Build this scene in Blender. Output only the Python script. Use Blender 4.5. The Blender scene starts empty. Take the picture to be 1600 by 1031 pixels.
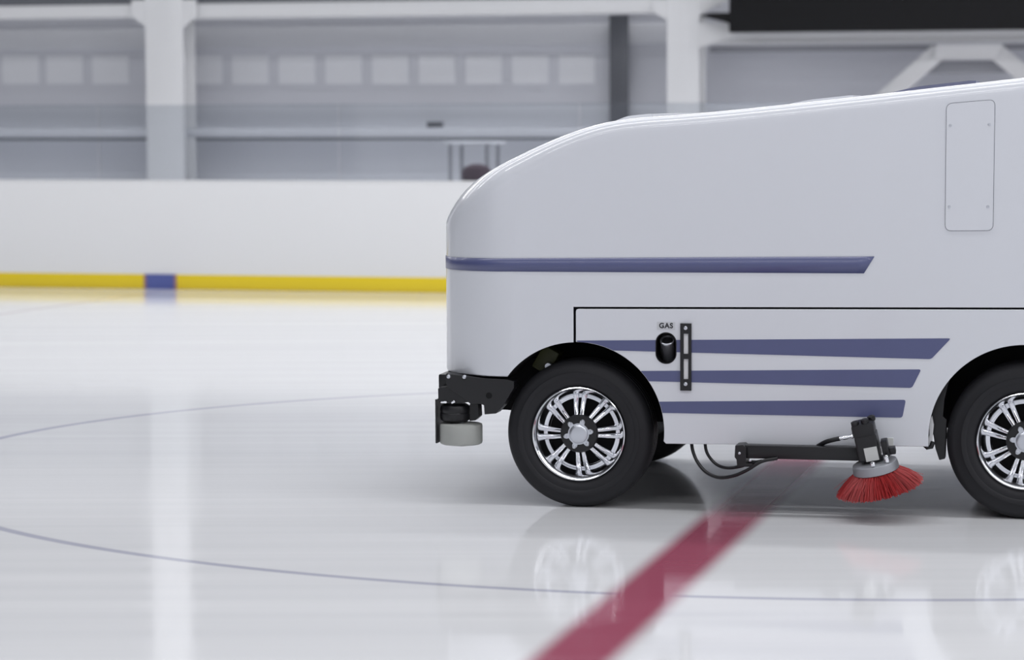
import bpy, bmesh, math, random
from mathutils import Vector, Matrix
random.seed(7)
PI = math.pi
scn = bpy.context.scene
COL = scn.collection

# ------------------------------------------------------------------ camera
F_PX, HORIZON, EYE, ROLL = 4330.0, 165.0, 1.85, -0.004
IW, IH = 1600.0, 1031.0
PITCH = math.atan((IH/2-HORIZON)/F_PX)
FW = Vector((0, math.cos(PITCH), -math.sin(PITCH)))
UP = Vector((0, math.sin(PITCH), math.cos(PITCH)))
RT = Vector((1, 0, 0))
EYEP = Vector((0, 0, EYE))
R2 = math.cos(ROLL)*RT + math.sin(ROLL)*(UP)     # image x axis in the world
U2 = -math.sin(ROLL)*RT + math.cos(ROLL)*UP      # image up axis in the world

def ray(px, py):
    u, v = px-IW/2, py-IH/2
    return FW*F_PX + R2*u - U2*v

def on_ground(px, py):
    d = ray(px, py); t = -EYE/d.z
    return EYEP + d*t

cam_d = bpy.data.cameras.new('camera'); cam = bpy.data.objects.new('camera', cam_d); COL.objects.link(cam)
m = Matrix((R2, U2, -FW)).transposed().to_4x4(); m.translation = EYEP
cam.matrix_world = m
cam_d.sensor_width = 36; cam_d.lens = F_PX*36/IW; cam_d.clip_end = 500
cam_d.dof.use_dof = True; cam_d.dof.focus_distance = 12.6; cam_d.dof.aperture_fstop = 2.2
scn.camera = cam

# ------------------------------------------------------------------ world, light, exposure
wd = bpy.data.worlds.new('hall_light'); scn.world = wd; wd.use_nodes = True
bg = wd.node_tree.nodes['Background']
bg.inputs[0].default_value = (0.88, 0.90, 0.96, 1); bg.inputs[1].default_value = 0.72
def strip(x, y, z, sx, sy, power, rz):
    d = bpy.data.lights.new('ceiling_lamp', 'AREA'); d.shape = 'RECTANGLE'; d.size = sx; d.size_y = sy
    d.energy = power; d.color = (0.985, 0.985, 1.0)
    o = bpy.data.objects.new('ceiling_lamp', d); COL.objects.link(o); o.location = (x, y, z); o.rotation_euler = (0, 0, rz)
HALL_YAW = math.radians(14.0)
for yy, sh, pw in ((-3, 9, 930), (3, 9, 930), (9, 9, 900), (15, 3, 740), (21, -2, 740), (27.5, -2, 740), (31.5, -1, 1950)):  # last strip is an added wash that brightens the back wall
    strip(sh+yy*math.tan(HALL_YAW)*.5, yy, 8.6, 34, 0.45, pw, -HALL_YAW)
vs = scn.view_settings
vs.view_transform = 'Standard'; vs.look = 'None'; vs.gamma = 1; vs.use_curve_mapping = False; vs.exposure = 0.0

# ------------------------------------------------------------------ materials
def mat(name, col, rough=.5, metal=0, coat=0, coat_r=.05, spec=.5, bump=0, bscale=40, var=0):
    m = bpy.data.materials.new(name); m.use_nodes = True
    nt = m.node_tree; p = nt.nodes['Principled BSDF']
    p.inputs['Base Color'].default_value = (*col, 1); p.inputs['Roughness'].default_value = rough
    p.inputs['Metallic'].default_value = metal; p.inputs['Coat Weight'].default_value = coat
    p.inputs['Coat Roughness'].default_value = coat_r; p.inputs['Specular IOR Level'].default_value = spec
    if bump or var:
        tc = nt.nodes.new('ShaderNodeTexCoord'); n = nt.nodes.new('ShaderNodeTexNoise'); n.inputs['Scale'].default_value = bscale
        n.inputs['Detail'].default_value = 4
        nt.links.new(tc.outputs['Object'], n.inputs['Vector'])
        if bump:
            b = nt.nodes.new('ShaderNodeBump'); b.inputs['Strength'].default_value = bump; b.inputs['Distance'].default_value = .01
            nt.links.new(n.outputs['Fac'], b.inputs['Height']); nt.links.new(b.outputs['Normal'], p.inputs['Normal'])
        if var:
            mx = nt.nodes.new('ShaderNodeMix'); mx.data_type = 'RGBA'
            mx.inputs[6].default_value = (*[c*(1-var) for c in col], 1); mx.inputs[7].default_value = (*[min(1, c*(1+var)) for c in col], 1)
            nt.links.new(n.outputs['Fac'], mx.inputs[0]); nt.links.new(mx.outputs[2], p.inputs['Base Color'])
    return m
M = dict(
    paint=mat('white_body_paint', (.615, .633, .68), .3, coat=.7, coat_r=.04),
    blue=mat('blue_stripe_vinyl', (.075, .086, .195), .35, coat=.2, var=.05, bscale=9),
    rubber=mat('tire_rubber', (.012, .012, .015), .62, spec=.35, bump=.05, bscale=60),
    black=mat('black_paint', (.009, .009, .011), .38, spec=.4),
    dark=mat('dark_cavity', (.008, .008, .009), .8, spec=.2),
    seam=mat('seam_rubber', (.012, .013, .022), .7),
    seam_g=mat('grey_gasket', (.07, .075, .10), .7),
    chrome=mat('polished_alloy', (.83, .84, .87), .13, 1),
    satin=mat('satin_alloy', (.56, .58, .63), .32, .9),
    roller=mat('grey_polymer_roller', (.33, .34, .325), .55, var=.06, bscale=14),
    red=mat('red_bristle', (.33, .018, .020), .5, var=.25, bscale=30),
    ring=mat('grey_brush_plate', (.33, .34, .37), .35, .5),
    tag=mat('pale_sticker', (.55, .56, .55), .55),
    ink=mat('sticker_ink', (.02, .02, .025), .6),
    olive=mat('olive_pump', (.06, .064, .02), .5),
    navy=mat('navy_trim', (.10, .11, .19), .45),
    board=mat('dasher_board_plastic', (.86, .865, .875), .3, spec=.4),
    yellow=mat('yellow_kick_plastic', (.90, .68, .03), .35),
    kblue=mat('blue_kick_plastic', (.10, .13, .38), .4),
    kred=mat('reddish_kick_edge', (.36, .20, .20), .4),
    steel=mat('white_painted_steel', (.60, .605, .62), .5),
    steel_d=mat('dark_painted_steel', (.085, .09, .105), .5),
    wall=mat('grey_hall_wall', (.50, .51, .555), .7, var=.05, bscale=.5),
    wall_l=mat('grey_lower_wall', (.68, .69, .73), .7, var=.05, bscale=.5),
    ledge=mat('grey_concrete_ledge', (.50, .51, .545), .7, var=.04, bscale=2),
    pale=mat('pale_wall_panel', (.62, .63, .665), .6),
    score=mat('scoreboard_black', (.006, .006, .007), .5, spec=.2),
    grey=mat('grey_tube_and_shade', (.22, .225, .25), .5),
    maroon=mat('maroon_fabric', (.035, .016, .03), .8),
)
def glass_mat():
    m = bpy.data.materials.new('shield_glass'); m.use_nodes = True; nt = m.node_tree; nt.nodes.clear()
    o = nt.nodes.new('ShaderNodeOutputMaterial'); mx = nt.nodes.new('ShaderNodeMixShader')
    t = nt.nodes.new('ShaderNodeBsdfTransparent'); t.inputs[0].default_value = (.87, .885, .905, 1)
    g = nt.nodes.new('ShaderNodeBsdfGlossy'); g.inputs['Roughness'].default_value = .03
    f = nt.nodes.new('ShaderNodeFresnel'); f.inputs[0].default_value = 1.45
    nt.links.new(f.outputs[0], mx.inputs[0]); nt.links.new(t.outputs[0], mx.inputs[1]); nt.links.new(g.outputs[0], mx.inputs[2])
    nt.links.new(mx.outputs[0], o.inputs[0]); return m
M['glass'] = glass_mat()

# ------------------------------------------------------------------ mesh helpers
class MB:
    def __init__(s): s.bm = bmesh.new()
    def box(s, c, d, rot=None, bev=0):
        r = bmesh.ops.create_cube(s.bm, size=1)['verts']
        bmesh.ops.scale(s.bm, verts=r, vec=d)
        if bev:
            es = {e for v in r for e in v.link_edges}
            out = bmesh.ops.bevel(s.bm, geom=list(es), offset=bev, segments=2, affect='EDGES', profile=.5)
            r = list({v for f in out['faces'] for v in f.verts} | {v for v in r if v.is_valid})
        if rot is not None: bmesh.ops.rotate(s.bm, verts=r, cent=(0, 0, 0), matrix=rot)
        bmesh.ops.translate(s.bm, verts=r, vec=c)
        return s
    def span(s, x0, x1, y0, y1, z0, z1, bev=0):
        return s.box(((x0+x1)/2, (y0+y1)/2, (z0+z1)/2), (abs(x1-x0), abs(y1-y0), abs(z1-z0)), None, bev)
    def prism(s, poly, y0, y1):                      # polygon in (x, z), from y0 to y1
        a = [s.bm.verts.new((x, y0, z)) for x, z in poly]; b = [s.bm.verts.new((x, y1, z)) for x, z in poly]
        n = len(poly)
        s.bm.faces.new(a); s.bm.faces.new(b[::-1])
        for i in range(n): s.bm.faces.new((a[i], b[i], b[(i+1) % n], a[(i+1) % n]))
        return s
    def lathe(s, prof, seg=64, axis='y', c=(0, 0, 0), close=False, mtx=None):   # prof: (radius, along)
        c = Vector(c); rings = []
        for r, h in prof:
            ring = []
            for k in range(seg):
                a = 2*PI*k/seg
                p = Vector((r*math.cos(a), h, r*math.sin(a))) if axis == 'y' else Vector((r*math.cos(a), r*math.sin(a), h))
                if mtx: p = mtx @ p
                ring.append(s.bm.verts.new(c+p))
            rings.append(ring)
        pairs = list(zip(rings, rings[1:])) + ([(rings[-1], rings[0])] if close else [])
        for A, B in pairs:
            for k in range(seg): s.bm.faces.new((A[k], A[(k+1) % seg], B[(k+1) % seg], B[k]))
        if not close:
            s.bm.faces.new(rings[0][::-1]); s.bm.faces.new(rings[-1])
        return s
    def tube(s, pts, r, seg=12, taper=None):
        pts = [Vector(p) for p in pts]; rings = []; n = len(pts); ref = None
        for i, p in enumerate(pts):
            t = (pts[min(i+1, n-1)]-pts[max(i-1, 0)]).normalized()
            if ref is None: ref = t.orthogonal().normalized()
            ref = (ref - t*ref.dot(t)).normalized(); bi = t.cross(ref)
            rr = r if taper is None else r*taper[i]
            rings.append([s.bm.verts.new(p+rr*(math.cos(2*PI*k/seg)*ref+math.sin(2*PI*k/seg)*bi)) for k in range(seg)])
        for A, B in zip(rings, rings[1:]):
            for k in range(seg): s.bm.faces.new((A[k], A[(k+1) % seg], B[(k+1) % seg], B[k]))
        s.bm.faces.new(rings[0][::-1]); s.bm.faces.new(rings[-1]); return s
    def build(s, name, m, parent=None, smooth=35, bev=0):
        bmesh.ops.recalc_face_normals(s.bm, faces=s.bm.faces)
        me = bpy.data.meshes.new(name); s.bm.to_mesh(me); s.bm.free()
        o = bpy.data.objects.new(name, me); COL.objects.link(o); me.materials.append(m)
        finish(me, smooth)
        if parent is not None: o.parent = parent
        if bev:
            b = o.modifiers.new('bevel', 'BEVEL'); b.width = bev; b.segments = 2; b.limit_method = 'ANGLE'; b.angle_limit = math.radians(40)
        return o
def finish(me, smooth):
    if smooth:
        me.polygons.foreach_set('use_smooth', [True]*len(me.polygons))
        me.set_sharp_from_angle(angle=math.radians(smooth))
    me.update()
def empty(name, loc, rz=0):
    o = bpy.data.objects.new(name, None); COL.objects.link(o); o.location = loc; o.rotation_euler = (0, 0, rz)
    o.empty_display_size = .2; return o
def tag(o, label=None, cat=None, group=None, kind=None):
    for k, v in (('label', label), ('category', cat), ('group', group), ('kind', kind)):
        if v: o[k] = v
    return o
def copy_tree(o, parent=None):
    c = o.copy(); COL.objects.link(c); c.parent = parent
    for ch in list(o.children): copy_tree(ch, c)
    return c
def smooth_curve(pts, n=10):                         # Catmull-Rom through the points
    P = [Vector(p) for p in pts]; P = [P[0]*2-P[1]]+P+[P[-1]*2-P[-2]]; out = []
    for i in range(1, len(P)-2):
        for k in range(n):
            t = k/n; a, b, c, d = P[i-1:i+3]
            out.append(.5*((2*b)+(c-a)*t+(2*a-5*b+4*c-d)*t*t+(3*b-a-3*c+d)*t**3))
    out.append(P[-2]); return out

# ------------------------------------------------------------------ ice (floor)
HALL_A, HALL_B = on_ground(0, 448), on_ground(690, 457)
hx = (HALL_B-HALL_A).normalized(); HALL_YAW = -math.atan2(hx.y, hx.x)
hy = Vector((-hx.y, hx.x, 0))
L0, L1 = on_ground(892, 1031), on_ground(1148, 805)
ld = (L1-L0).normalized(); ln = Vector((-ld.y, ld.x, 0)); LOFF = ln.dot(L0)
CIRC = None
def fit_circle(pts):
    import numpy as np
    A = np.array([[2*p.x, 2*p.y, 1] for p in pts]); b = np.array([p.x**2+p.y**2 for p in pts])
    s = np.linalg.lstsq(A, b, rcond=None)[0]
    return float(s[0]), float(s[1]), float(math.sqrt(s[2]+s[0]**2+s[1]**2))
def fit_oval(pts):                                   # the painted circle as seen: centre, 2x2 form, mean radius
    import numpy as np
    A = np.array([[p.x**2, p.x*p.y, p.y**2, p.x, p.y] for p in pts]); q = np.linalg.lstsq(A, np.ones(len(pts)), rcond=None)[0]
    Q = np.array([[q[0], q[1]/2], [q[1]/2, q[2]]]); c = -.5*np.linalg.solve(Q, q[3:]); k = 1+c@Q@c; Q = Q/k
    w = np.linalg.eigvalsh(Q); print('OVAL', c, 1/np.sqrt(np.abs(w)), w)
    return float(c[0]), float(c[1]), float(Q[0, 0]), float(2*Q[0, 1]), float(Q[1, 1]), float((w[0]*w[1])**-.25)
OV = fit_oval([on_ground(*p) for p in ((0, 832), (165, 860), (330, 880), (500, 897), (700, 912), (1080, 931), (1600, 938), (0, 690), (100, 668), (200, 649), (300, 638), (400, 630), (620, 618))])
G0, G1 = on_ground(228, 458.5), on_ground(0, 491)
gd = (G1-G0).normalized(); gn = Vector((-gd.y, gd.x, 0)); GOFF = gn.dot(G0)

def ice_mat():
    m = bpy.data.materials.new('rink_ice'); m.use_nodes = True; nt = m.node_tree; p = nt.nodes['Principled BSDF']
    N = nt.nodes.new; Lk = nt.links.new
    geo = N('ShaderNodeNewGeometry'); sep = N('ShaderNodeSeparateXYZ'); Lk(geo.outputs['Position'], sep.inputs[0])
    def mth(op, a, b=None, c=None):
        n = N('ShaderNodeMath'); n.operation = op
        for i, v in enumerate((a, b, c)):
            if v is None: continue
            if isinstance(v, (int, float)): n.inputs[i].default_value = v
            else: Lk(v, n.inputs[i])
        return n.outputs[0]
    def band(dist, half, soft):                      # 1 inside the band, softened by the ice above the paint
        n = N('ShaderNodeMapRange'); n.interpolation_type = 'SMOOTHSTEP'; Lk(dist, n.inputs[0])
        n.inputs[1].default_value = half-soft; n.inputs[2].default_value = half+soft; n.inputs[3].default_value = 1; n.inputs[4].default_value = 0
        return n.outputs[0]
    X, Y = sep.outputs[0], sep.outputs[1]
    def line(nv, off): return mth('ABSOLUTE', mth('SUBTRACT', mth('ADD', mth('MULTIPLY', X, nv.x), mth('MULTIPLY', Y, nv.y)), off))
    def oval(c):
        dx, dy = mth('SUBTRACT', X, c[0]), mth('SUBTRACT', Y, c[1])
        q = mth('ADD', mth('ADD', mth('MULTIPLY', mth('MULTIPLY', dx, dx), c[2]), mth('MULTIPLY', mth('MULTIPLY', dx, dy), c[3])), mth('MULTIPLY', mth('MULTIPLY', dy, dy), c[4]))
        return mth('ABSOLUTE', mth('MULTIPLY', mth('SUBTRACT', mth('SQRT', mth('MAXIMUM', q, 0)), 1), c[5]))
    # streaks left by the resurfacer, drawn out along its path
    mp = N('ShaderNodeMapping'); mp.inputs['Rotation'].default_value = (0, 0, HALL_YAW); mp.inputs['Scale'].default_value = (.12, 7, 1)
    Lk(geo.outputs['Position'], mp.inputs[0])
    ns = N('ShaderNodeTexNoise'); ns.inputs['Scale'].default_value = 1; ns.inputs['Detail'].default_value = 5; Lk(mp.outputs[0], ns.inputs['Vector'])
    def mix(fac, a, b):
        x = N('ShaderNodeMix'); x.data_type = 'RGBA'
        if isinstance(fac, (int, float)): x.inputs[0].default_value = fac
        else: Lk(fac, x.inputs[0])
        for i, v in ((6, a), (7, b)):
            if isinstance(v, tuple): x.inputs[i].default_value = (*v, 1)
            else: Lk(v, x.inputs[i])
        return x.outputs[2]
    c = mix(ns.outputs['Fac'], (.68, .69, .715), (.76, .765, .78))
    blu = mth('MULTIPLY', band(oval(OV), .028, .018), .5)
    c = mix(blu, c, (.17, .18, .32))
    b3 = mth('MULTIPLY', band(line(gn, GOFF), .05, .04), .35)
    b3 = mth('MULTIPLY', b3, mth('LESS_THAN', X, -2.0))
    c = mix(b3, c, (.38, .25, .30))
    c = mix(band(line(ln, LOFF), .135, .055), c, (.34, .085, .135))
    Lk(c, p.inputs['Base Color'])
    mr = N('ShaderNodeMapRange'); Lk(ns.outputs['Fac'], mr.inputs[0]); mr.inputs[1].default_value = .3; mr.inputs[2].default_value = .7
    mr.inputs[3].default_value = .05; mr.inputs[4].default_value = .13
    Lk(mr.outputs[0], p.inputs['Roughness']); p.inputs['IOR'].default_value = 1.31
    b = N('ShaderNodeBump'); b.inputs['Strength'].default_value = .025; b.inputs['Distance'].default_value = .01
    Lk(ns.outputs['Fac'], b.inputs['Height']); Lk(b.outputs[0], p.inputs['Normal'])
    return m
ice = MB().span(-26, 30, -4, 45, -.15, 0).build('floor', ice_mat(), smooth=0)
tag(ice, 'glossy white rink ice with painted red line and thin circle line', kind='structure')

# ------------------------------------------------------------------ hall: a frame whose x runs along the boards and y away from the rink
def HL(px, py, d):                                   # pixel -> (x, z) on the vertical plane d metres behind the board face
    r = ray(px, py); n = hy; t = (n.dot(HALL_A)+d - n.dot(EYEP))/n.dot(r); P = EYEP+r*t
    return (P-HALL_A).dot(hx), P.z
def hall(o): o.location = HALL_A; o.rotation_euler = (0, 0, -HALL_YAW); return o
zt = HL(345, 282, 0)[1]; zk = HL(345, 430, 0)[1]
bx0, bx1 = HL(-700, 300, 0)[0], HL(4300, 300, 0)[0]
board = hall(empty('dasher_board', (0, 0, 0)))
tag(board, 'long white dasher board wall with yellow kick plate along the ice edge', 'rink board')
MB().span(bx0, bx1, .012, .11, 0, zt-.02).build('board_panel', M['board'], board, 0)
MB().span(bx0, bx1, 0, .13, zt-.02, zt, .006).build('cap_rail', M['board'], board)
k = MB().span(bx0, bx1, 0, .03, .0, zk, .004).build('kick_plate', M['yellow'], board); tag(k, 'yellow kick plate')
xa, xb = HL(229, 440, 0)[0], HL(272, 440, 0)[0]
k2 = MB().span(xa, xb, -.004, .02, 0, zk+.003).build('line_marker', M['kblue'], board); tag(k2, 'blue marker block on the yellow kick plate')
MB().span(xa-.03, xa, -.003, .02, 0, zk+.002).build('marker_edge', M['kred'], k2)
MB().span(xb, xb+.03, -.003, .02, 0, zk+.002).build('marker_edge', M['kred'], k2)

zg = HL(345, 163.5, .07)[1]
joints = [-598, -222, 154, 530, 906, 1282, 1658, 2034]
gl_names = ['clear shield glass pane on the white board at the left edge of the photo',
            'clear shield glass pane standing on the white board in front of the left white column',
            'clear shield glass pane on the white board just right of the left white column',
            'clear shield glass pane on the white board directly behind the machine\'s nose',
            'clear shield glass pane behind the machine, in front of the right white column',
            'clear shield glass pane behind the machine under the black scoreboard']
for i, (a, b) in enumerate(zip(joints[1:6], joints[2:7])):
    x0, x1 = HL(a, 220, .07)[0]+.006, HL(b, 220, .07)[0]-.006
    g = hall(MB().span(x0, x1, .064, .076, zt, zg, .002).build('glass_pane', M['glass'], None, 0))
    tag(g, gl_names[i+1], 'glass pane', 'shield glass panes along the board')

WD, CD = 5.6, 4.6                                    # wall and column planes behind the board
wx0, wx1 = bx0-3, bx1+4
zl0, zl1 = HL(345, 215, WD-.6)[1], HL(345, 200, WD-.6)[1]
wall = hall(MB().span(wx0, wx1, WD, WD+.2, zl0, 7.5).build('wall_back', M['wall'], None, 0)); tag(wall, 'grey hall wall above the ledge', kind='structure')
w2 = hall(MB().span(wx0, wx1, WD+.02, WD+.2, 0, zl0).build('wall_base', M['wall_l'], None, 0)); tag(w2, 'darker grey lower wall under the ledge', kind='structure')
lg = hall(MB().span(wx0, wx1, WD-.62, WD, zl0, zl1, .01).build('trim_1', M['ledge'], None)); tag(lg, 'pale concrete ledge along the hall wall', kind='structure')
cl = MB().span(-26, 32, -12, 45, 9.0, 9.2).build('ceiling', mat('dark_roof', (.16, .165, .18), .8), None, 0); tag(cl, 'dark grey hall roof', kind='structure')
wl = MB().span(-26.2, -26, -12, 45, 0, 9).build('wall_left_blocker', mat('dark_blocker_wall', (.10, .105, .12), .8), None, 0); tag(wl, 'unseen dark end wall added to block light from the left', kind='structure')  # out of view, added to keep light off the machine's nose
# a girt along the wall below the beam
ga, gb = HL(345, 75, WD-.08)[1], HL(345, 43, WD-.08)[1]
for i, (xa, xb) in enumerate(((wx0, HL(232, 60, WD)[0]), (HL(270, 60, WD)[0], HL(1060, 60, WD)[0]))):
    t = hall(MB().span(xa, xb, WD-.06, WD, ga, gb, .008).build('trim_%d' % (i+2), M['ledge'], None)); tag(t, kind='structure')
wp0, wp1 = zl1, HL(345, 166, WD-.03)[1]
wb = hall(MB().span(wx0, wx1, WD-.04, WD, wp0, wp1, .004).build('trim_4', M['pale'], None)); tag(wb, 'paler band of the hall wall above the ledge', kind='structure')
sg = hall(MB().span(wx0, wx1, WD-.60, WD-.5, HL(345, 219, WD-.6)[1], zl0).build('trim_5', M['steel_d'], None, 0)); tag(sg, 'dark strip standing for the shade line under the ledge', kind='structure')  # dark strip draws the shade line below the ledge
g2 = hall(MB().span(HL(1110, 75, WD-.05)[0], HL(3600, 75, WD-.05)[0], WD-.08, WD, HL(1300, 80, WD-.05)[1], HL(1300, 71, WD-.05)[1]).build('trim_6', M['grey'], None, 0)); tag(g2, 'grey strip standing for shade on the hall wall under the right beam', kind='structure')  # grey strip stands in for the shade beneath the right beam
# pale panels
wi = 0
for cx in (-42, 31, 100, 172, 242, 318, 390, 463, 536, 609, 682, 755, 828, 901):
    if 220 < cx < 300: continue
    x0, z0 = HL(cx-28, 131, WD-.03); x1, z1 = HL(cx+28, 86, WD-.03)
    wi += 1
    p = hall(MB().span(x0, x1, WD-.012, WD, z0, z1).build('window_%d' % wi, M['pale'], None)); tag(p, kind='structure')

def column(pa, pb, name, label, mtl, ztop, d=CD, depth=.42, haunch=None):
    x0, x1 = HL(pa, 200, d)[0], HL(pb, 200, d)[0]; c = empty(name, (0, 0, 0))
    o = HALL_A + hx*((x0+x1)/2) + hy*(d+depth/2); c.location = o; c.rotation_euler = (0, 0, -HALL_YAW)
    h = (x1-x0)/2; t = .03
    MB().span(-h, h, -depth/2, -depth/2+t, 0, ztop, .003).build('flange', mtl, c)
    MB().span(-h, h, depth/2-t, depth/2, 0, ztop, .003).build('flange', mtl, c)
    MB().span(-h*.55, h*.55, -depth/2+t, depth/2-t, 0, ztop).build('web', mtl, c, 0)
    MB().span(-h*1.25, h*1.25, -depth*.62, depth*.62, 0, .03).build('base_plate', mtl, c, 0)
    if haunch:
        for (xl, xr, ya, yb) in haunch:
            q0 = HL(xl, yb, d)[0]-(x0+x1)/2; q1 = HL(xr, yb, d)[0]-(x0+x1)/2
            za, zb = HL((pa+pb)/2, yb, d)[1], HL((pa+pb)/2, ya, d)[1]
            s = 1 if q1 > 0 else -1
            xi = s*h
            xo = q1 if s > 0 else q0
            poly = [(xi, za-.02), (xi, zb), (xo, zb), (xo, za+(zb-za)*.35)]
            if s < 0: poly = poly[::-1]
            MB().prism(poly, -depth/2-.005, -depth/2+.03).build('gusset_plate', mtl, c, 0)
    tag(c, label, 'column'); return c
ZT = 6.8
column(229, 287, 'steel_column', 'white painted steel column left of the machine behind the glass', M['steel'], ZT, haunch=[(206, 229, 0, 38), (287, 306, 0, 42)])
column(1042, 1092, 'steel_column', 'white painted steel column rising behind the machine beside the black scoreboard', M['steel'], ZT, haunch=[(1020, 1042, 0, 28), (1092, 1146, 36, 72), (1092, 1140, -40, 20)])
dpz = HL(960, 0, WD-.2)[1]
pa, pb = HL(953, 100, WD-.2)[0], HL(982, 100, WD-.2)[0]
dp = empty('steel_post', HALL_A+hx*((pa+pb)/2)+hy*(WD-.2)+Vector((0, 0, zl1)), -HALL_YAW)
hw = (pb-pa)/2
MB().span(-hw, hw, -.02, .02, 0, HL(960, 24, WD-.2)[1]-zl1, .002).build('front_flange', M['steel_d'], dp)
MB().span(-hw*.4, hw*.4, .02, .16, 0, HL(960, 24, WD-.2)[1]-zl1, .002).build('web', M['steel_d'], dp)
tag(dp, 'dark grey steel post on the ledge left of the right white column', 'post')

def beam(name, pxa, pxb, ya, yb, d, label, mtl=None, depth=.3, xr=None):
    x0, x1 = HL(pxa, 20, d)[0], HL(pxb, 20, d)[0]; xm = (pxa+pxb)/2 if xr is None else xr
    z0, z1 = HL(xm, yb, d)[1], HL(xm, ya, d)[1]
    b = empty(name, HALL_A+hx*((x0+x1)/2)+hy*(d+depth/2)+Vector((0, 0, z0)), -HALL_YAW); L = (x1-x0)/2; H = z1-z0
    t = .022
    MB().span(-L, L, -depth/2, depth/2, 0, t).build('bottom_flange', mtl or M['steel'], b, 0)
    MB().span(-L, L, -depth/2, depth/2, H-t, H).build('top_flange', mtl or M['steel'], b, 0)
    MB().span(-L, L, -depth/2+.012, -depth/2+.05, t, H-t).build('web', mtl or M['steel'], b, 0)
    tag(b, label, 'beam'); return b
beam('steel_beam', -640, 229, 8.5, 28, CD+.06, 'white horizontal steel beam running left from the left white column', xr=100)
beam('steel_beam', 287, 1042, 2, 25, CD+.06, 'white horizontal steel beam spanning between the two white columns', xr=600)
rb = beam('steel_beam', 1092, 3600, 50, 67, CD+.06, 'white horizontal steel beam under the black scoreboard', xr=1300)
# dark soffit strip above the left beams
za = HL(345, 6, CD+.3)[1]
sof = hall(MB().span(wx0, HL(1120, 5, CD+.2)[0], CD+.28, CD+.34, za-.1, 7.2).build('ceiling_panel', M['steel_d'], None, 0)); tag(sof, 'dark infill panel above the white beams', kind='structure')

# chevron brace with its gusset under the right beam
ch = empty('chevron_brace', HALL_A+hx*HL(1517, 66, CD+.1)[0]+hy*(CD+.2), -HALL_YAW)
cx0 = HL(1517, 66, CD+.1)[0]
def CP(px, py): x, z = HL(px, py, CD+.2); return (x-cx0, z)
MB().prism([CP(1463, 69.5), CP(1566, 68.5), CP(1566, 72), CP(1556, 92), CP(1458, 93), CP(1463, 74)][::-1], -.02, .02).build('gusset_plate', M['steel'], ch, 0)
zc = 0.02
for sgn, (a, b) in ((-1, ((1466, 80), (1395, 142))), (1, ((1553, 78), (1640, 150)))):
    A, B = Vector((CP(*a)[0], 0, CP(*a)[1])), Vector((CP(*b)[0], 0, CP(*b)[1]))
    D = (B-A).normalized(); B = A+D*((A.x-(HL(1092, 200, CD)[0]+.16-cx0))/abs(D.x) if sgn < 0 else 3.0)
    mid = (A+B)/2; ang = math.atan2(D.z, D.x)
    MB().box((0, .08, 0), ((B-A).length, .1, .19), None, .01).build('brace', M['steel'], ch)
    o = ch.children[-1] if False else [c for c in ch.children if c.name.startswith('brace')][-1]
    for v in o.data.vertices:
        p = Matrix.Rotation(-ang, 3, 'Y') @ v.co; v.co = p+mid
MB().prism([CP(1462, 95), CP(1558, 94), CP(1572, 113), CP(1444, 115)][::-1], .2, .26).build('gusset_shade', M['grey'], ch, 0)  # grey plate stands in for the shade below the gusset
tag(ch, 'white inverted V brace with gusset plate under the right beam', 'brace')

# scoreboard
SD = CD-.35
sx0, sz0 = HL(1139, 50.5, SD); sx1 = HL(1900, 20, SD)[0]
sb = empty('scoreboard', HALL_A+hx*((sx0+sx1)/2)+hy*SD+Vector((0, 0, sz0)), -HALL_YAW); L = (sx1-sx0)/2
MB().span(-L, L, 0, .28, 0, 1.5, .01).build('cabinet', M['score'], sb)
bz0, bz1 = HL(1115, 37, SD+.1)[1]-sz0, HL(1115, 20, SD+.1)[1]-sz0; bxx = HL(1092, 28, SD+.1)[0]-(sx0+sx1)/2
MB().prism([(bxx, bz0+.09), (-L, bz0), (-L, bz1), (bxx+.12, bz1)], .1, .3).build('mounting_bracket', M['score'], sb, 0)
tag(sb, 'large black scoreboard hanging beside the right white column', 'scoreboard')

# table and small things on the walkway beyond the glass
TDp = 2.6
tx0, tz = HL(690, 222, TDp); tx1 = HL(770, 222, TDp)[0]
tb = empty('folding_table', HALL_A+hx*((tx0+tx1)/2)+hy*TDp, -HALL_YAW); L = (tx1-tx0)/2
MB().span(-L, L, 0, .6, tz-.03, tz, .008).build('table_top', M['ledge'], tb)
for sx in (-1, 1):
    for y in (.06, .54): MB().tube([(sx*L*.72, y, 0), (sx*L*.72, y, tz-.03)], .02).build('leg', M['grey'], tb)
tag(tb, 'small pale high table behind the glass just above the machine\'s nose', 'table')
cx_, cz_ = HL(745, 268, TDp-.3)
ck = empty('jacket', HALL_A+hx*cx_+hy*(TDp-.3), -HALL_YAW)
def stand(name, px, pw, ya, yb, d, mtl, parent):
    x, z1 = HL(px, ya, d); z0 = HL(px, yb, d)[1]
    return x, z0, z1
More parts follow.
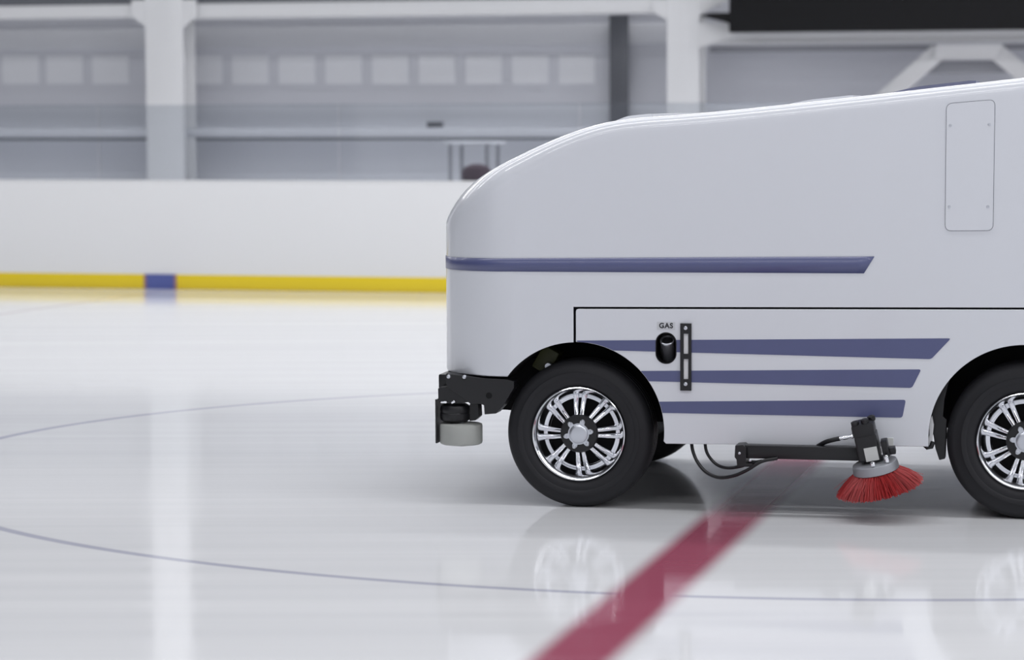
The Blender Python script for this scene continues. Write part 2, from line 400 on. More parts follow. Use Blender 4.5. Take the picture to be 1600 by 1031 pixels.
# a dark red bundle standing on a stool behind the boards
seat_z = HL(745, 284, TDp-.35)[1]
COL.objects.unlink(ck); bpy.data.objects.remove(ck)
st = empty('bar_stool', HALL_A+hx*cx_+hy*(TDp-.3), -HALL_YAW)
MB().lathe([(.17, seat_z-.05), (.18, seat_z-.02), (.17, seat_z)], 24, 'z').build('seat', M['steel_d'], st)
for a in range(4):
    q = PI/4+a*PI/2
    MB().tube([(.2*math.cos(q), .2*math.sin(q), 0), (.12*math.cos(q), .12*math.sin(q), seat_z-.05)], .014).build('leg', M['steel_d'], st)
tag(st, 'dark stool under a maroon bag behind the glass beside the machine\'s nose', 'stool')
bgo = MB().lathe([(.13, 0), (.16, .03), (.165, .1), (.13, .16), (.05, .19)], 24, 'z').build('bag', M['maroon'])
bgo.location = HALL_A+hx*cx_+hy*(TDp-.3)+Vector((0, 0, seat_z)); bgo.rotation_euler = (0, 0, -HALL_YAW)
tag(bgo, 'dark maroon bag behind the glass beside the machine\'s nose', 'bag')
for (px, ya, yb, w, label) in ((680, 190, 200, .17, 'small dark box on the ledge left of the pale table'),):
    x, z = HL(px, ya, WD-.4)
    b = MB().span(-w/2, w/2, -.08, .08, 0, z-zl1, .01).build('box', M['steel_d']); b.location = HALL_A+hx*x+hy*(WD-.4)+Vector((0, 0, zl1)); b.rotation_euler = (0, 0, -HALL_YAW)
    tag(b, label, 'box')

# ------------------------------------------------------------------ the ice resurfacer
YAW = math.atan2(-(on_ground(1597, 812)-on_ground(905, 793)).y, (on_ground(1597, 812)-on_ground(905, 793)).x)
vx = Vector((math.cos(YAW), -math.sin(YAW), 0)); vy = Vector((math.sin(YAW), math.cos(YAW), 0))
O = on_ground(905, 793) - vy*.05
def V(px, py, d=0.0):
    r = ray(px, py); t = (vy.dot(O)+d-vy.dot(EYEP))/vy.dot(r); P = EYEP+r*t
    return (P-O).dot(vx), P.z
def VX(px, py=600, d=0.0): return V(px, py, d)[0]
def VZ(px, py, d=0.0): return V(px, py, d)[1]
root = empty('ice_resurfacer', O, -YAW)
tag(root, 'white ice resurfacing machine with blue side stripes driving across the rink ice', 'ice resurfacer')
WID = 1.94
RC = .35                                             # plan radius of the front corners
lead = V(695, 450)[0]                                # apparent leading edge, measured on the side plane
sF = lead - (RC*math.cos(YAW)+RC*math.sin(YAW)-RC)/math.cos(YAW)
sR = VX(1603)+.95
zB = VZ(740, 588)
prof = [V(*p) for p in ((640, 352), (697, 305), (720, 289), (755, 268), (790, 250), (830, 231), (870, 214), (910, 200), (950, 190), (1000, 183.5), (1060, 179), (1150, 171), (1300, 155), (1450, 138), (1600, 121), (1800, 98), (2000, 76), (2200, 55))]
pc = smooth_curve([(a, 0, b) for a, b in prof], 12)
def T(s):
    for a, b in zip(pc, pc[1:]):
        if a.x <= s <= b.x: return a.z+(b.z-a.z)*(s-a.x)/(b.x-a.x)
    return pc[0].z if s < pc[0].x else pc[-1].z
def RF(s):
    u = min(1, max(0, (s-sF)/.95)); u = u*u*(3-2*u)
    return .135*(1-u)+.062*u
def near_outline():
    P = []                                           # (s, y, inward normal)
    s = sR
    while s > sF+RC+.01:
        P.append((s, 0, 0, 1)); s -= .05
    for k in range(17):
        a = PI/2*k/16
        P.append((sF+RC-RC*math.sin(a), RC-RC*math.cos(a), math.sin(a), math.cos(a)))
    return P
NO = near_outline()
def build_hull():
    bm = bmesh.new(); fil = 8
    def loop(f):
        N = [f(*p) for p in NO]; return [bm.verts.new(p) for p in N]+[bm.verts.new((p[0], WID-p[1], p[2])) for p in reversed(N)]
    rings = [loop(lambda s, y, a, b: (s+.012*a, y+.012*b, zB)), loop(lambda s, y, a, b: (s+.003*a, y+.003*b, zB+.005)), loop(lambda s, y, a, b: (s, y, zB+.015))]
    rings.append(loop(lambda s, y, a, b: (s, y, T(s+RF(s)*a*.3)-RF(s)-.02)))
    for k in range(fil+1):
        q = PI/2*k/fil
        def f(s, y, a, b):
            R = RF(s); off = R*(1-math.cos(q)); s2 = s+off*a; y2 = y+off*b
            return (s2, y2, T(s+R*a)*(math.sin(q)*.0+1) - R + R*math.sin(q) if a == 0 else (T(s2)*math.sin(q)+T(s+R*a*.3)*(1-math.sin(q))) - R + R*math.sin(q))
        rings.append(loop(f))
    n = len(rings[0])
    for A, B in zip(rings, rings[1:]):
        for i in range(n): bm.faces.new((A[i], A[(i+1) % n], B[(i+1) % n], B[i]))
    top = rings[-1]; h = n//2
    for i in range(h-1): bm.faces.new((top[i], top[i+1], top[n-2-i], top[n-1-i]))
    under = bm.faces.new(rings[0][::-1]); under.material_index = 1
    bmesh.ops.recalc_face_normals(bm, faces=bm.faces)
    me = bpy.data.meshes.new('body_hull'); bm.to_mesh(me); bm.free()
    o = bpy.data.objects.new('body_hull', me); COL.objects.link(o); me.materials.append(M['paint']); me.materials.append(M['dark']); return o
def cut(o, cutters):
    for c in cutters:
        b = o.modifiers.new('cut', 'BOOLEAN'); b.operation = 'DIFFERENCE'; b.object = c; b.solver = 'EXACT'; b.material_mode = 'TRANSFER'
    dg = bpy.context.evaluated_depsgraph_get(); dg.update()
    me = bpy.data.meshes.new_from_object(o.evaluated_get(dg)); o.modifiers.clear(); old = o.data; o.data = me; me.name = old.name
    bpy.data.meshes.remove(old)
    for c in cutters:
        d = c.data; bpy.data.objects.remove(c); bpy.data.meshes.remove(d)
    return o
FWC = V(904, 676, .05); RWC = V(1603, 683, .05)
RTF, RTR = .342, .352
FA = V(901, 672); FAR = (V(1039.5, 672)[0]-V(763, 672)[0])/2*.0+ .4045
RA = V(1601, 688); RAR = .424
def arch(c, r, y0, y1):
    return MB().lathe([(r, y0), (r, y1)], 128, 'y', (c[0], 0, c[1])).build('cutter', M['dark'], None, 0)
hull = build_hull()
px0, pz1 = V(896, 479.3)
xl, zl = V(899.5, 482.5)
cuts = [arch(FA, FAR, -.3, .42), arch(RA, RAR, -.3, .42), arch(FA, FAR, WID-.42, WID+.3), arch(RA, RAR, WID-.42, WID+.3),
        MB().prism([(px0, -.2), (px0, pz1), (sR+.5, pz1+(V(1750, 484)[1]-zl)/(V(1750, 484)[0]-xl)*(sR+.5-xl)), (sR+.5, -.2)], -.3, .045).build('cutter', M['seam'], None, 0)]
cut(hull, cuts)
hull.parent = root; finish(hull.data, 30)
tag(hull, 'white glossy snow tank body with rounded sloping nose')

# lower side panel between and over the wheel arches
def arcpts(c, r, a0, a1, n): return [(c[0]+r*math.cos(a0+(a1-a0)*i/n), c[1]+r*math.sin(a0+(a1-a0)*i/n)) for i in range(n+1)]
xl, zl = V(899.5, 482.5)
zpb = VZ(1200, 695.5)
zA, zBt = V(1041.5, 692.5)[1], V(1458, 698)[1]
aL = math.acos((xl-FA[0])/FAR) if abs(xl-FA[0]) < FAR else PI/2
aLow = math.asin((zA-FA[1])/FAR)
poly = [(xl+.012, zl), (xl+.003, zl-.003), (xl, zl-.012)]
poly += arcpts(FA, FAR+.001, aL, aLow, 40)
e0 = poly[-1]
poly[-1] = (e0[0], e0[1]+.01); poly.append((e0[0]+.012, e0[1]-.002))
bq = math.asin((zBt-RA[1])/RAR)
rear = arcpts(RA, RAR, PI-bq, bq, 60)
poly += [(rear[0][0]-.01, zBt)] + rear + [(sR, rear[-1][1]), (sR, zl+(V(1750, 484)[1]-zl)/(V(1750, 484)[0]-xl)*(sR-xl))]
def panel_obj():
    mb = MB(); mb.prism(poly, 0, .032); return mb.build('side_panel', M['paint'], None, 30)
panel = panel_obj()
# filler opening: a stadium hole
gx0, gz1 = V(1025.5, 520); gx1, gz0 = V(1056, 567.5); gr = (gx1-gx0)/2; gcx = (gx0+gx1)/2
stad = [(gcx+gr*math.cos(a), gz1-gr+gr*math.sin(a)) for a in [PI*i/16 for i in range(17)]]+[(gcx+gr*math.cos(a), gz0+gr+gr*math.sin(a)) for a in [PI+PI*i/16 for i in range(17)]]
cut(panel, [MB().prism(stad[::-1], -.1, .1).build('cutter', M['dark'], None, 0)])
hull.parent = None; cut(hull, [MB().prism(stad[::-1], -.1, .125).build('cutter', M['dark'], None, 0)]); hull.parent = root; finish(hull.data, 30)
panel.parent = root; finish(panel.data, 30)
tag(panel, 'white lower side panel with three blue stripes')
bv = panel.modifiers.new('bevel', 'BEVEL'); bv.width = .0025; bv.segments = 2; bv.limit_method = 'ANGLE'; bv.angle_limit = math.radians(50)
# same panel on the far side
p2 = MB(); p2.prism(poly, WID-.032, WID); p2.build('side_panel', M['paint'], root, 30)
# filler recess and gas cap
rc = MB()
rim_o = [(gcx+(x-gcx)*1.07, (gz0+gz1)/2+(z-(gz0+gz1)/2)*1.05) for x, z in stad]
n = len(stad); b_ = rc.bm
A1 = [b_.verts.new((x, -.003, z)) for x, z in rim_o]; A2 = [b_.verts.new((x, -.003, z)) for x, z in stad]
A3 = [b_.verts.new((x, .11, z)) for x, z in stad]; A0 = [b_.verts.new((x, .006, z)) for x, z in rim_o]
for P_, Q_ in ((A0, A1), (A1, A2), (A2, A3)):
    for i in range(n): b_.faces.new((P_[i], P_[(i+1) % n], Q_[(i+1) % n], Q_[i]))
b_.faces.new(A3)
rec = rc.build('filler_recess', M['black'], root); tag(rec, 'black oval recess around the fuel filler')
mtx = Matrix.Rotation(math.radians(-38), 3, 'X')
capc = Vector((gcx+.002, .03, gz1-gr*1.0))
MB().lathe([(.030, -.10), (.032, 0), (.034, .004), (.034, .014), (.029, .016), (.028, .006), (.0005, .005)], 32, 'z', capc, mtx=Matrix.Rotation(math.radians(35), 3, 'X')).build('filler_neck', M['satin'], rec)
MB().lathe([(.0001, .004), (.025, .004), (.025, .010), (.0001, .011)], 32, 'z', capc, mtx=Matrix.Rotation(math.radians(35), 3, 'X')).build('filler_cap', M['black'], rec)
# GAS sticker
tx0, tz1 = V(1026.5, 502.5); tx1, tz0 = V(1055, 515.5)
stk = MB().span(tx0, tx1, -.0012, .001, tz0, tz1).build('sticker', mat('white_sticker', (.52, .535, .565), .5), root, 0)
tag(stk, 'small white sticker reading GAS')
cu = bpy.data.curves.new('lettering', 'FONT'); cu.body = 'GAS'; cu.size = (tz1-tz0)*.88; cu.align_x = 'CENTER'; cu.align_y = 'CENTER'; cu.extrude = .0004; cu.offset = .0011
cu.space_character = 1.12
to = bpy.data.objects.new('tmp', cu); COL.objects.link(to)
dg = bpy.context.evaluated_depsgraph_get(); dg.update()
me = bpy.data.meshes.new_from_object(to.evaluated_get(dg)); bpy.data.objects.remove(to)
lt = bpy.data.objects.new('lettering', me); COL.objects.link(lt); me.materials.clear(); me.materials.append(M['ink'])
lt.parent = stk; lt.location = ((tx0+tx1)/2, -.002, (tz0+tz1)/2); lt.rotation_euler = (PI/2, 0, 0)
# slotted black bracket
ax0, az1 = V(1063.5, 505); ax1, az0 = V(1080.5, 610)
s0, s1 = VX(1068.5), VX(1076)
q = [VZ(1071, y) for y in (521, 552.5, 560.5, 592)]
mb = MB(); d0, d1 = -.012, .0
mb.span(ax0, s0, d0, d1, az0, az1); mb.span(s1, ax1, d0, d1, az0, az1)
mb.span(s0, s1, d0, d1, q[0], az1); mb.span(s0, s1, d0, d1, q[2], q[1]); mb.span(s0, s1, d0, d1, az0, q[3])
bk = mb.build('gauge_bracket', M['black'], root, 0); tag(bk, 'black slotted metal bracket with two long slots')
for y in (512, 599.5):
    c = V(1072, y); MB().lathe([(.0085, -.004), (.0085, .0), (.006, -.0055)][::-1] if False else [(.004, -.019), (.0085, -.017), (.009, -.011)], 20, 'y', (c[0], 0, c[1])).build('bolt', M['satin'], bk)
mb = MB().span(s0, s1, -.002, .0, q[1], q[0]).span(s0, s1, -.002, 0, q[3], q[2]).build('sight_strip', mat('white_strip', (.78, .79, .81), .4), bk, 0)

# blue stripes
def stripe(pts, clip_arch=None):
    P = [V(*p) for p in pts]; mb = MB()
    mb.prism(P, -.0016, .0005); o = mb.build('stripe', M['blue'], root, 0); tag(o, 'blue painted side stripe'); return o
def arch_x(z): return FA[0]+math.sqrt(max(0, (FAR+.003)**2-(z-FA[1])**2))
def low_stripe(tl, bl, br, tr):
    a, b, c, d = V(*tl), V(*bl), V(*br), V(*tr)
    left = []
    for i in range(9):
        t = i/8; z = a[1]+(b[1]-a[1])*t; left.append([max(arch_x(z) if z < FA[1]+FAR else FA[0], xl+.006), z])
    lx = left[-1][0]; left[-1][1] = d[1]*0 + (b[1]+(c[1]-b[1])*max(0, (lx-b[0])/(c[0]-b[0])))
    def rnd(p0, p1, p2, r=.012):
        p0, p1, p2 = map(lambda q: Vector((q[0], q[1])), (p0, p1, p2)); u = (p0-p1).normalized()*r; w = (p2-p1).normalized()*r
        return [tuple(p1+u*(1-t)**2+w*t**2) for t in (0, .25, .5, .75, 1)]
    pol = [tuple(l) for l in left] + rnd(left[-1], c, d) + rnd(c, d, left[0])
    mb = MB(); mb.prism(pol, -.0016, .0005); o = mb.build('stripe', M['blue'], root, 0); tag(o, 'blue stripe on the lower side panel'); return o
s1_ = low_stripe((902, 532), (962, 547.5), (1455, 561), (1486, 528.5))
s1_.parent = None
cut(s1_, [MB().prism(stad[::-1], -.1, .1).build('cutter', M['dark'], None, 0)]); s1_.parent = root
low_stripe((1004, 579.5), (1015, 595.5), (1425, 606), (1439.5, 577))
low_stripe((1034, 627.5), (1040, 645), (1410, 652.5), (1415.5, 624.5))
# upper stripe wraps round the nose
mb = MB(); prev = None
e1, e2 = V(1366.5, 400.5), V(1350, 427)
zt0, zb0 = V(760, 403.5), V(760, 424)
def zline(s, A, B): return A[1]+(B[1]-A[1])*(s-A[0])/(B[0]-A[0])
pts = [(e1[0], e2[0], 0, 0, 1)]
path = [(s, y, a, b) for s, y, a, b in NO if s < e2[0]-.01]
rows = [((e1[0], -.0018, e1[1]), (e2[0], -.0018, e2[1]))]
for s, y, a, b in path:
    ss = max(s, sF+RC*.2)
    rows.append(((s-.0018*a, y-.0018*b, zline(s, zt0, e1)), (s-.0018*a, y-.0018*b, zline(s, zb0, e2))))
rows += [((sF-.0018, .6, rows[-1][0][2]), (sF-.0018, .6, rows[-1][1][2]))]
vv = [(mb.bm.verts.new(a), mb.bm.verts.new(b)) for a, b in rows]
for A_, B_ in zip(vv, vv[1:]): mb.bm.faces.new((A_[0], A_[1], B_[1], B_[0]))
us = mb.build('stripe', M['blue'], root); tag(us, 'long upper blue stripe wrapping round the nose')
for p in us.data.polygons: pass
sd = us.modifiers.new('thick', 'SOLIDIFY'); sd.thickness = .0015; sd.offset = 0

# access cover with four screws
cor = [V(1480, 163), V(1553.5, 156.5), V(1550.5, 359), V(1478, 359.5)]
def rounded(c, r, grow=0):
    out = []; n = len(c); cen = Vector((sum(p[0] for p in c)/n, sum(p[1] for p in c)/n))
    for i in range(n):
        p0, p1, p2 = (Vector(c[i-1]), Vector(c[i]), Vector(c[(i+1) % n]))
        d = (p1-cen); p1 = p1+Vector((math.copysign(grow, d.x), math.copysign(grow, d.y)))
        u = (p0-p1).normalized()*r; w = (p2-p1).normalized()*r
        out += [tuple(p1+u*(1-t)**2+w*t**2) for t in (0, .2, .4, .6, .8, 1)]
    return out
ac = MB().prism(rounded(cor, .028, -.0025), -.0042, .0).build('access_cover', M['paint'], root, 30); tag(ac, 'tall white access cover with four screws')
MB().prism(rounded(cor, .03, .0045), -.0016, .0005).build('gasket', M['seam_g'], ac, 0)
for p in ((1485, 196), (1546, 194.5), (1483.5, 323), (1543.5, 323)):
    c = V(*p); MB().lathe([(.004, -.0062), (.0068, -.0055), (.007, -.004)], 16, 'y', (c[0], 0, c[1])).build('screw', M['satin'], ac)
# narrow rails and caps on top of the tank
def top_rail(pa, pb, h, y0, y1, m, name):
    s0_, s1_ = VX(pa, 150), VX(pb, 150); mb = MB(); bm = mb.bm; rows = []
    N_ = 14
    for i in range(N_+1):
        s = s0_+(s1_-s0_)*i/N_; hh = h*math.sin(min(1, i/6)*PI/2)*(1 if i < N_ else .8)
        rows.append([bm.verts.new(v) for v in ((s, y0, T(s)-.01), (s, y0+.01, T(s)+hh), (s, y1-.01, T(s)+hh), (s, y1, T(s)-.01))])
    for A_, B_ in zip(rows, rows[1:]):
        for k in range(4): bm.faces.new((A_[k], A_[(k+1) % 4], B_[(k+1) % 4], B_[k]))
    bm.faces.new(rows[0]); bm.faces.new(rows[-1][::-1]); return mb.build(name, m, root)
top_rail(955, 1013, .014, .10, 1.84, M['paint'], 'tank_lid_edge')
top_rail(1228, 1330, .010, .10, .5, M['paint'], 'lid_hinge')
tag(top_rail(1380, 1520, .017, .25, .62, M['navy'], 'top_pad'), 'flat dark blue pad on top of the tank')

# ---------------- wheels
def make_tire(Rt):
    e = Rt-.342
    prof_t = [(.216, .02), (.222, .004), (.232, -.004), (.25, -.008), (.262, -.007), (.266, -.010), (.285, -.009), (.289, -.005), (.308+e, -.002), (.322+e, .006), (.334+e, .02), (.341+e, .04),
              (.342+e, .06), (.332+e, .062), (.332+e, .07), (.342+e, .072), (.342+e, .105), (.332+e, .107), (.332+e, .115), (.342+e, .117), (.342+e, .15), (.332+e, .152), (.332+e, .160), (.342+e, .162),
              (.341+e, .18), (.334+e, .20), (.322+e, .214), (.308+e, .222), (.28, .226), (.24, .222), (.222, .216), (.216, .20)]
    t = MB().lathe(prof_t, 128, 'y', close=True).build('tire', M['rubber'], None, 40)
    rim = MB()
    rim.lathe([(.217, .02), (.2185, .004), (.2165, -.004), (.2125, -.006), (.209, -.003), (.204, .004), (.198, .010), (.191, .024), (.184, .044), (.176, .072), (.169, .082), (.161, .078), (.157, .086), (.160, .17), (.217, .2)], 128, 'y', close=True)
    for g in range(8):
        base = PI/2+g*PI/4+math.radians(2)
        for sgn in (-1, 1):
            # a tapered round-backed spoke from the hub to the ring
            off = .0150*sgn
            r0, r1 = .078, .168
            A = Vector((r0*math.cos(base)-off*.85*math.sin(base), .030, r0*math.sin(base)+off*.85*math.cos(base)))
            B = Vector((r1*math.cos(base)-off*1.3*math.sin(base), .082, r1*math.sin(base)+off*1.3*math.cos(base)))
            mid = (A+B)/2+Vector((0, -.006, 0))
            rim.tube([A, mid, B], .0125, 12, [.8, .95, 1.12])
    ro = rim.build('rim', M['chrome'], t, 40); tag(ro, 'polished alloy rim with eight pairs of spokes')
    MB().lathe([(.156, .115), (.156, .135)], 64, 'y').build('brake_disc', M['dark'], t)
    MB().lathe([(.060, .004), (.082, .008), (.088, .016), (.088, .06), (.03, .06)], 64, 'y').build('hub_ring', M['black'], t)
    # six lobed star
    star = []
    for k in range(240):
        a = 2*PI*k/240; d = ((a-.2+PI/6) % (PI/3))-PI/6; q = .0115**2-(.057*math.sin(d))**2
        rs = max(.049, .057*math.cos(d)+math.sqrt(q) if q > 0 else 0); star.append((rs*math.cos(a), rs*math.sin(a)))
    MB().prism(star, -.003, .01).build('hub_flange', M['satin'], t, 20)
    MB().lathe([(.0005, -.0125), (.030, -.012), (.040, -.0095), (.044, -.005), (.0445, 0)], 48, 'y').build('hub_cap', M['satin'], t, 50)
    for k in range(6):
        a = .2+k*PI/3
        MB().lathe([(.0035, -.010), (.0075, -.0085), (.009, -.0025)], 12, 'y', (.063*math.cos(a), 0, .063*math.sin(a))).build('lug_nut', M['satin'], t)
    return t
tf = make_tire(RTF); tr = make_tire(RTR)
tf.parent = root; tf.location = (FWC[0], .05, RTF)
tr.parent = root; tr.location = (RWC[0], .05, RTR)
tr.rotation_euler = (0, math.radians(17), 0)
for t, R in ((tf, RTF), (tr, RTR)):
    c = copy_tree(t, root); c.location = (t.location.x, WID-.05, R); c.rotation_euler = (0, 0, PI)
MB().tube([(FWC[0], .28, RTF), (FWC[0], WID-.28, RTF)], .05).build('axle', M['black'], root)
MB().tube([(RWC[0], .28, RTR), (RWC[0], WID-.28, RTR)], .06).build('axle', M['black'], root)
MB().span(FWC[0]-.2, sR-.05, .45, WID-.45, .36, zB+.02).span(FWC[0]+.42, RWC[0]-.44, .06, WID-.06, .335, zB+.02).build('chassis_and_shade_box', M['dark'], root)  # second, wider box is unseen, added to deepen shade on the ice
# things glimpsed in the front arch
ox, oz = V(850, 560, .2)
MB().box((ox, .30, oz-.01), (.09, .14, .12), Matrix.Rotation(.5, 3, 'Y'), .01).build('pump_block', M['olive'], root)
MB().lathe([(.015, 0), (.018, .01), (.018, .035)], 16, 'y', (V(857, 572, .2)[0], .19, V(857, 572, .2)[1])).build('hose_fitting', M['satin'], root)

# ---------------- nose: bumper beam and guide roller
def VP(pts, d=0.): return [V(*p, d) for p in pts]
bump = MB().prism(VP([(697, 583.5), (723, 587), (760, 591), (792, 592.5), (803, 596), (803, 606), (786, 634), (775, 646), (757, 647.5), (756, 633), (750, 631), (735, 631), (724, 622), (700, 606), (697, 600)], .02)[::-1], .02, .12).build('bumper_beam', M['black'], root, 0, .002)
MB().prism(VP([(735, 575), (790, 560), (905, 560), (905, 650), (790, 640), (775, 640), (752, 630)], .29)[::-1], .29, .36).build('frame_rail', M['dark'], bump, 0)
MB().span(sF+.01, sF+.09, .10, WID-.12, VZ(700, 612), zB-.002, .008).build('front_bumper', M['black'], bump)
for p in ((701.5, 588), (726, 588.5)):
    c = V(*p, .02); MB().lathe([(.005, .006), (.009, .009), (.01, .022)], 16, 'y', (c[0], 0, c[1])).build('bolt', M['satin'], bump)
c = V(764, 618, .02); MB().lathe([(.0001, .0185), (.0145, .0185), (.0145, .03)], 24, 'y', (c[0], 0, c[1])).build('bolt_hole', M['dark'], bump)
rx0, rx1 = VX(688, 678, -.0), VX(753.5, 678, -.0); rr = (rx1-rx0)/2; rcx = (rx0+rx1)/2; ryc = .09
# projection of the roller's axis is moved back to its own depth
ax_, rz1 = V(720.5, 661, ryc); rz0 = VZ(720.5, 692.5, ryc); hx1 = V(720.5, 628, ryc)[1]
gw = MB().lathe([(.02, rz0-.012), (rr-.01, rz0-.002), (rr-.002, rz0+.003), (rr, rz0+.012), (rr, rz1-.012), (rr-.002, rz1-.003), (rr-.01, rz1), (.02, rz1+.004)], 64, 'z', (ax_, ryc, 0)).build('guide_roller', M['roller'], root)
tag(gw, 'grey board guide roller at the front corner')
MB().lathe([(.014, rz1), (.014, rz1+.03)], 20, 'z', (ax_, ryc, 0)).build('roller_pin', M['satin'], gw)
hc = V(711.5, 645, ryc)[0]
MB().lathe([(.055, V(711, 658, ryc)[1]), (.068, V(711, 655, ryc)[1]), (.071, V(711, 651, ryc)[1]), (.071, V(711, 645, ryc)[1]), (.068, V(711, 643.5, ryc)[1]), (.071, V(711, 641, ryc)[1]), (.071, V(711, 637, ryc)[1]), (.066, V(711, 633, ryc)[1]), (.05, V(711, 630, ryc)[1])], 48, 'z', (hc, ryc, 0)).build('roller_housing', M['black'], gw, 30)
MB().prism(VP([(737, 625), (749, 631), (750, 650), (744, 656), (735, 657), (733, 640)], .1)[::-1], .08, .15).build('housing_lug', M['black'], gw, 0, .003)
MB().prism(VP([(686.5, 606), (690, 603.5), (712, 601), (740, 604), (742, 626), (722, 629), (687, 627)], .06)[::-1], .03, .16).build('mounting_block', M['black'], gw, 0, .004)
MB().prism(VP([(684.8, 622), (687.5, 622), (687.8, 690), (685.3, 690)], .1)[::-1], .04, .22).build('guard_plate', M['black'], gw, 0)
cc = V(694, 628, .03)
MB().box((cc[0], .025, cc[1]), (.03, .012, .010), None, .002).build('clamp_bolt', M['chrome'], gw)
cc = V(709, 627.5, .03)
MB().box((cc[0], .022, cc[1]), (.02, .016, .012), Matrix.Rotation(-.4, 3, 'Y'), .003).build('clamp_bolt', M['chrome'], gw)

# ---------------- side brush on its arm
YA = -.06
arm = MB().span(VX(1163, 707, YA-.035), VX(1352, 707, YA-.035), YA-.035, YA+.035, VZ(1250, 718, YA-.035), VZ(1250, 697.5, YA-.035), .004).build('brush_arm', M['black'], root)
tag(arm, 'black square arm carrying the red side brush')
MB().prism(VP([(1151, 694), (1163, 693), (1168, 697), (1168, 722), (1178, 722), (1178, 727), (1154, 727), (1153, 716), (1150, 712)], YA)[::-1], YA-.05, YA+.07).build('pivot_bracket', M['black'], arm, 0, .002)
for p in ((1155.5, 708), (1172, 719)):
    c = V(*p, YA-.05); MB().lathe([(.003, YA-.056), (.006, YA-.054), (.0065, YA-.045)], 12, 'y', (c[0], 0, c[1])).build('pivot_bolt', M['satin'], arm)
def hose(pts, r, name, ys):
    P = [(V(*p, y)[0], y, V(*p, y)[1]) for p, y in zip(pts, ys)]
    return MB().tube(smooth_curve(P, 10), r, 12).build(name, M['black'], root)
hose([(1080, 680), (1082, 702), (1090, 722), (1104, 738), (1124, 746), (1147, 743), (1168, 734), (1190, 721), (1215, 716)], .0078, 'hydraulic_hose', [.05, .03, 0, -.04, -.07, -.10, -.11, -.11, -.10])
hose([(1101, 680), (1103, 702), (1110, 716), (1122, 727), (1137, 731), (1155, 729), (1172, 724), (1190, 720)], .0072, 'hydraulic_hose', [.05, .04, .02, 0, -.04, -.06, -.09, -.11])
hose([(1278, 697), (1290, 690.5), (1302, 687), (1312, 685)], .0105, 'hydraulic_hose', [-.03, -.05, -.06, -.06])
cA, cB = V(1306, 686, -.06), V(1338, 680.5, -.06)
pA, pB = Vector((cA[0], -.06, cA[1])), Vector((cB[0], -.06, cB[1]))
MB().tube([pA.lerp(pB, t) for t in (0, .24, .25, .34, .35, .6, .61, .75, .76, 1)], .0085, 16, [1, 1, .65, .65, 1.1, 1.1, .7, .7, 1.15, 1.15]).build('hose_coupling', M['chrome'], root, 40)

# brush axis: leans towards the rear at the top... measured in the side view
YB = -.10
rc0 = V(1367.5, 727, YB); Bc = Vector((rc0[0], YB, rc0[1]))
tilt = Matrix.Rotation(math.radians(-11.5), 3, 'Y') @ Matrix.Rotation(math.radians(9), 3, 'X')
ring = MB().lathe([(.045, .022), (.088, .020), (.099, .014), (.102, .004), (.1035, -.022), (.098, -.026), (.04, -.026)], 64, 'z', Bc, mtx=tilt).build('brush_head', M['ring'], root)
tag(ring, 'round grey brush head with red bristles')
bm_ = MB(); bm = bm_.bm
for i in range(1700):
    a = random.random()*2*PI; lay = random.random()
    r0 = .060+.040*lay; r1 = .135+.062*lay+random.gauss(0, .003); h1 = -.106-random.random()*.010+(.012*(lay-.5))
    if random.random() < .02: r1 += .03*random.random(); h1 += .03
    a1 = a+random.gauss(0, .05); w = .0016
    p0 = Vector((r0*math.cos(a), r0*math.sin(a), -.024)); p2 = Vector((r1*math.cos(a1), r1*math.sin(a1), h1))
    pm = p0.lerp(p2, .5)+Vector((.004*math.cos(a), .004*math.sin(a), .004))
    tan = Vector((-math.sin(a), math.cos(a), 0)); nrm = (p2-p0).cross(tan).normalized(); rows = []
    for p, ww in ((p0, w), (pm, w), (p2, w*.9)):
        rows.append([bm.verts.new(Bc+tilt@(p+tan*ww)), bm.verts.new(Bc+tilt@(p-tan*ww)), bm.verts.new(Bc+tilt@(p+nrm*ww))])
    for A_, B_ in zip(rows, rows[1:]):
        for k in range(3): bm.faces.new((A_[k], A_[(k+1) % 3], B_[(k+1) % 3], B_[k]))
    bm.faces.new(rows[-1])
br = bm_.build('bristles', M['red'], ring, 0); tag(br, 'red flared brush bristles', kind='stuff')
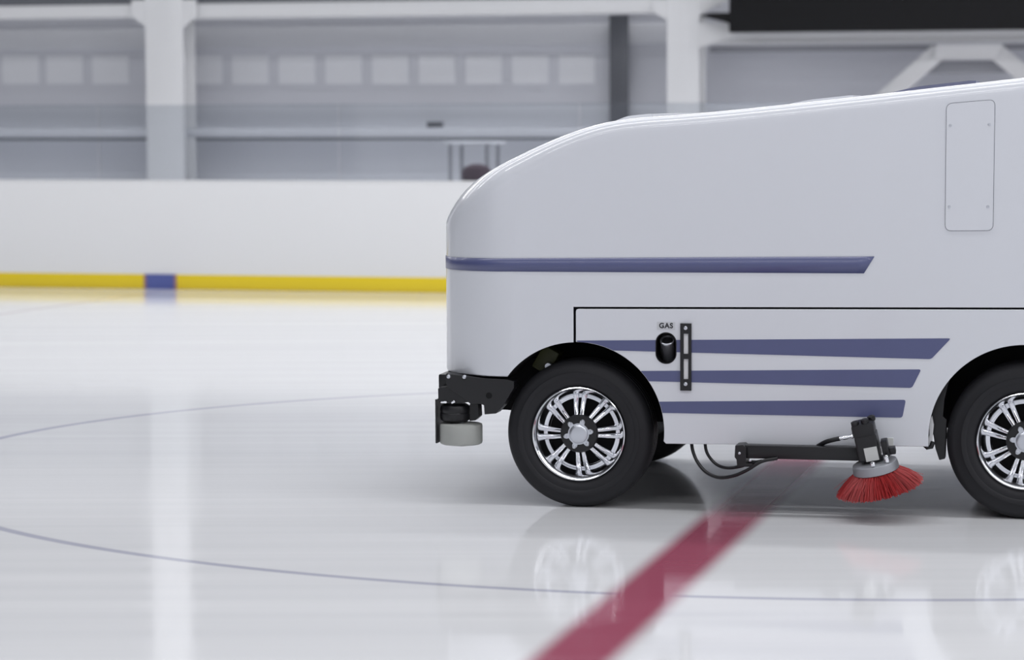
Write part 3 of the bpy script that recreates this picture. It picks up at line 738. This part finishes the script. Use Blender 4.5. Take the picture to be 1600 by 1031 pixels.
# motor above the head
def along(px, py, h): return None
ax = tilt @ Vector((0, 0, 1))
def at_axis(h, dx=0, dy=0): return Bc+ax*h+tilt@Vector((dx, dy, 0))
MB().lathe([(.03, .02), (.042, .022), (.042, .04), (.03, .045)], 24, 'z', Bc, mtx=tilt).build('motor_flange', M['black'], ring)
motor = MB().box(at_axis(.095, -.012), (.098, .10, .12), tilt, .008).build('brush_motor', M['black'], ring, 0)
mc = MB(); mc.box(at_axis(.178, -.015), (.10, .105, .062), tilt, .012)
mc.lathe([(.016, .20), (.018, .205), (.018, .22), (.010, .224)], 12, 'z', Bc+tilt@Vector((-.045, -.03, 0)), mtx=tilt)
mc.lathe([(.016, .20), (.018, .205), (.018, .224), (.010, .228)], 12, 'z', Bc+tilt@Vector((.0, -.03, 0)), mtx=tilt)
mc.lathe([(.016, .20), (.018, .205), (.018, .22), (.010, .224)], 12, 'z', Bc+tilt@Vector((.025, .02, 0)), mtx=tilt)
mc.build('motor_cap', M['black'], ring, 30)
MB().box(at_axis(.068, .0, -.0515), (.058, .004, .062), tilt).build('motor_label', M['tag'], ring, 0)
MB().box(at_axis(.075, .062, -.01), (.03, .06, .075), tilt, .004).build('relief_valve', M['black'], ring)
MB().box(at_axis(.055, .088, -.0), (.03, .05, .028), tilt, .003).build('valve_block', M['black'], ring)
MB().lathe([(.008, .02), (.011, .024), (.011, .05), (.007, .056)], 12, 'z', Bc+tilt@Vector((.062, -.06, 0)), mtx=tilt).build('bolt', M['chrome'], ring)
MB().lathe([(.008, .02), (.011, .024), (.011, .036), (.007, .04)], 12, 'z', Bc+tilt@Vector((.0, -.085, 0)), mtx=tilt).build('bolt', M['chrome'], ring)
tx, tz = V(1389, 690, -.005)
MB().box((tx, -.004, tz), (.04, .008, .035), None, .001).build('warning_sticker', M['tag'], root, 0)

# ---------------- brackets in front of the rear wheel
hk = MB().prism(VP([(1455, 618), (1461, 600), (1478, 582), (1484, 590), (1476, 625), (1474, 650), (1480, 655), (1477, 716), (1468, 718), (1462, 700), (1459, 680), (1456, 668)], .12)[::-1], .10, .16).build('wheel_bracket', M['black'], root, 0, .003)
MB().prism(VP([(1452, 656), (1456, 650), (1459, 664), (1456, 690), (1450, 697), (1448, 690), (1452, 680)], .06)[::-1], .05, .09).build('bracket_pipe', M['steel'], hk, 0, .003)
MB().tube([(V(1444, 694, .05)[0], .05, V(1444, 694, .05)[1]), (V(1449, 699, .05)[0], .05, V(1449, 699, .05)[1]), (V(1455, 698, .05)[0], .05, V(1455, 698, .05)[1]), (V(1458, 690, .05)[0], .05, V(1458, 690, .05)[1])], .011).build('pipe_clip', M['black'], hk)
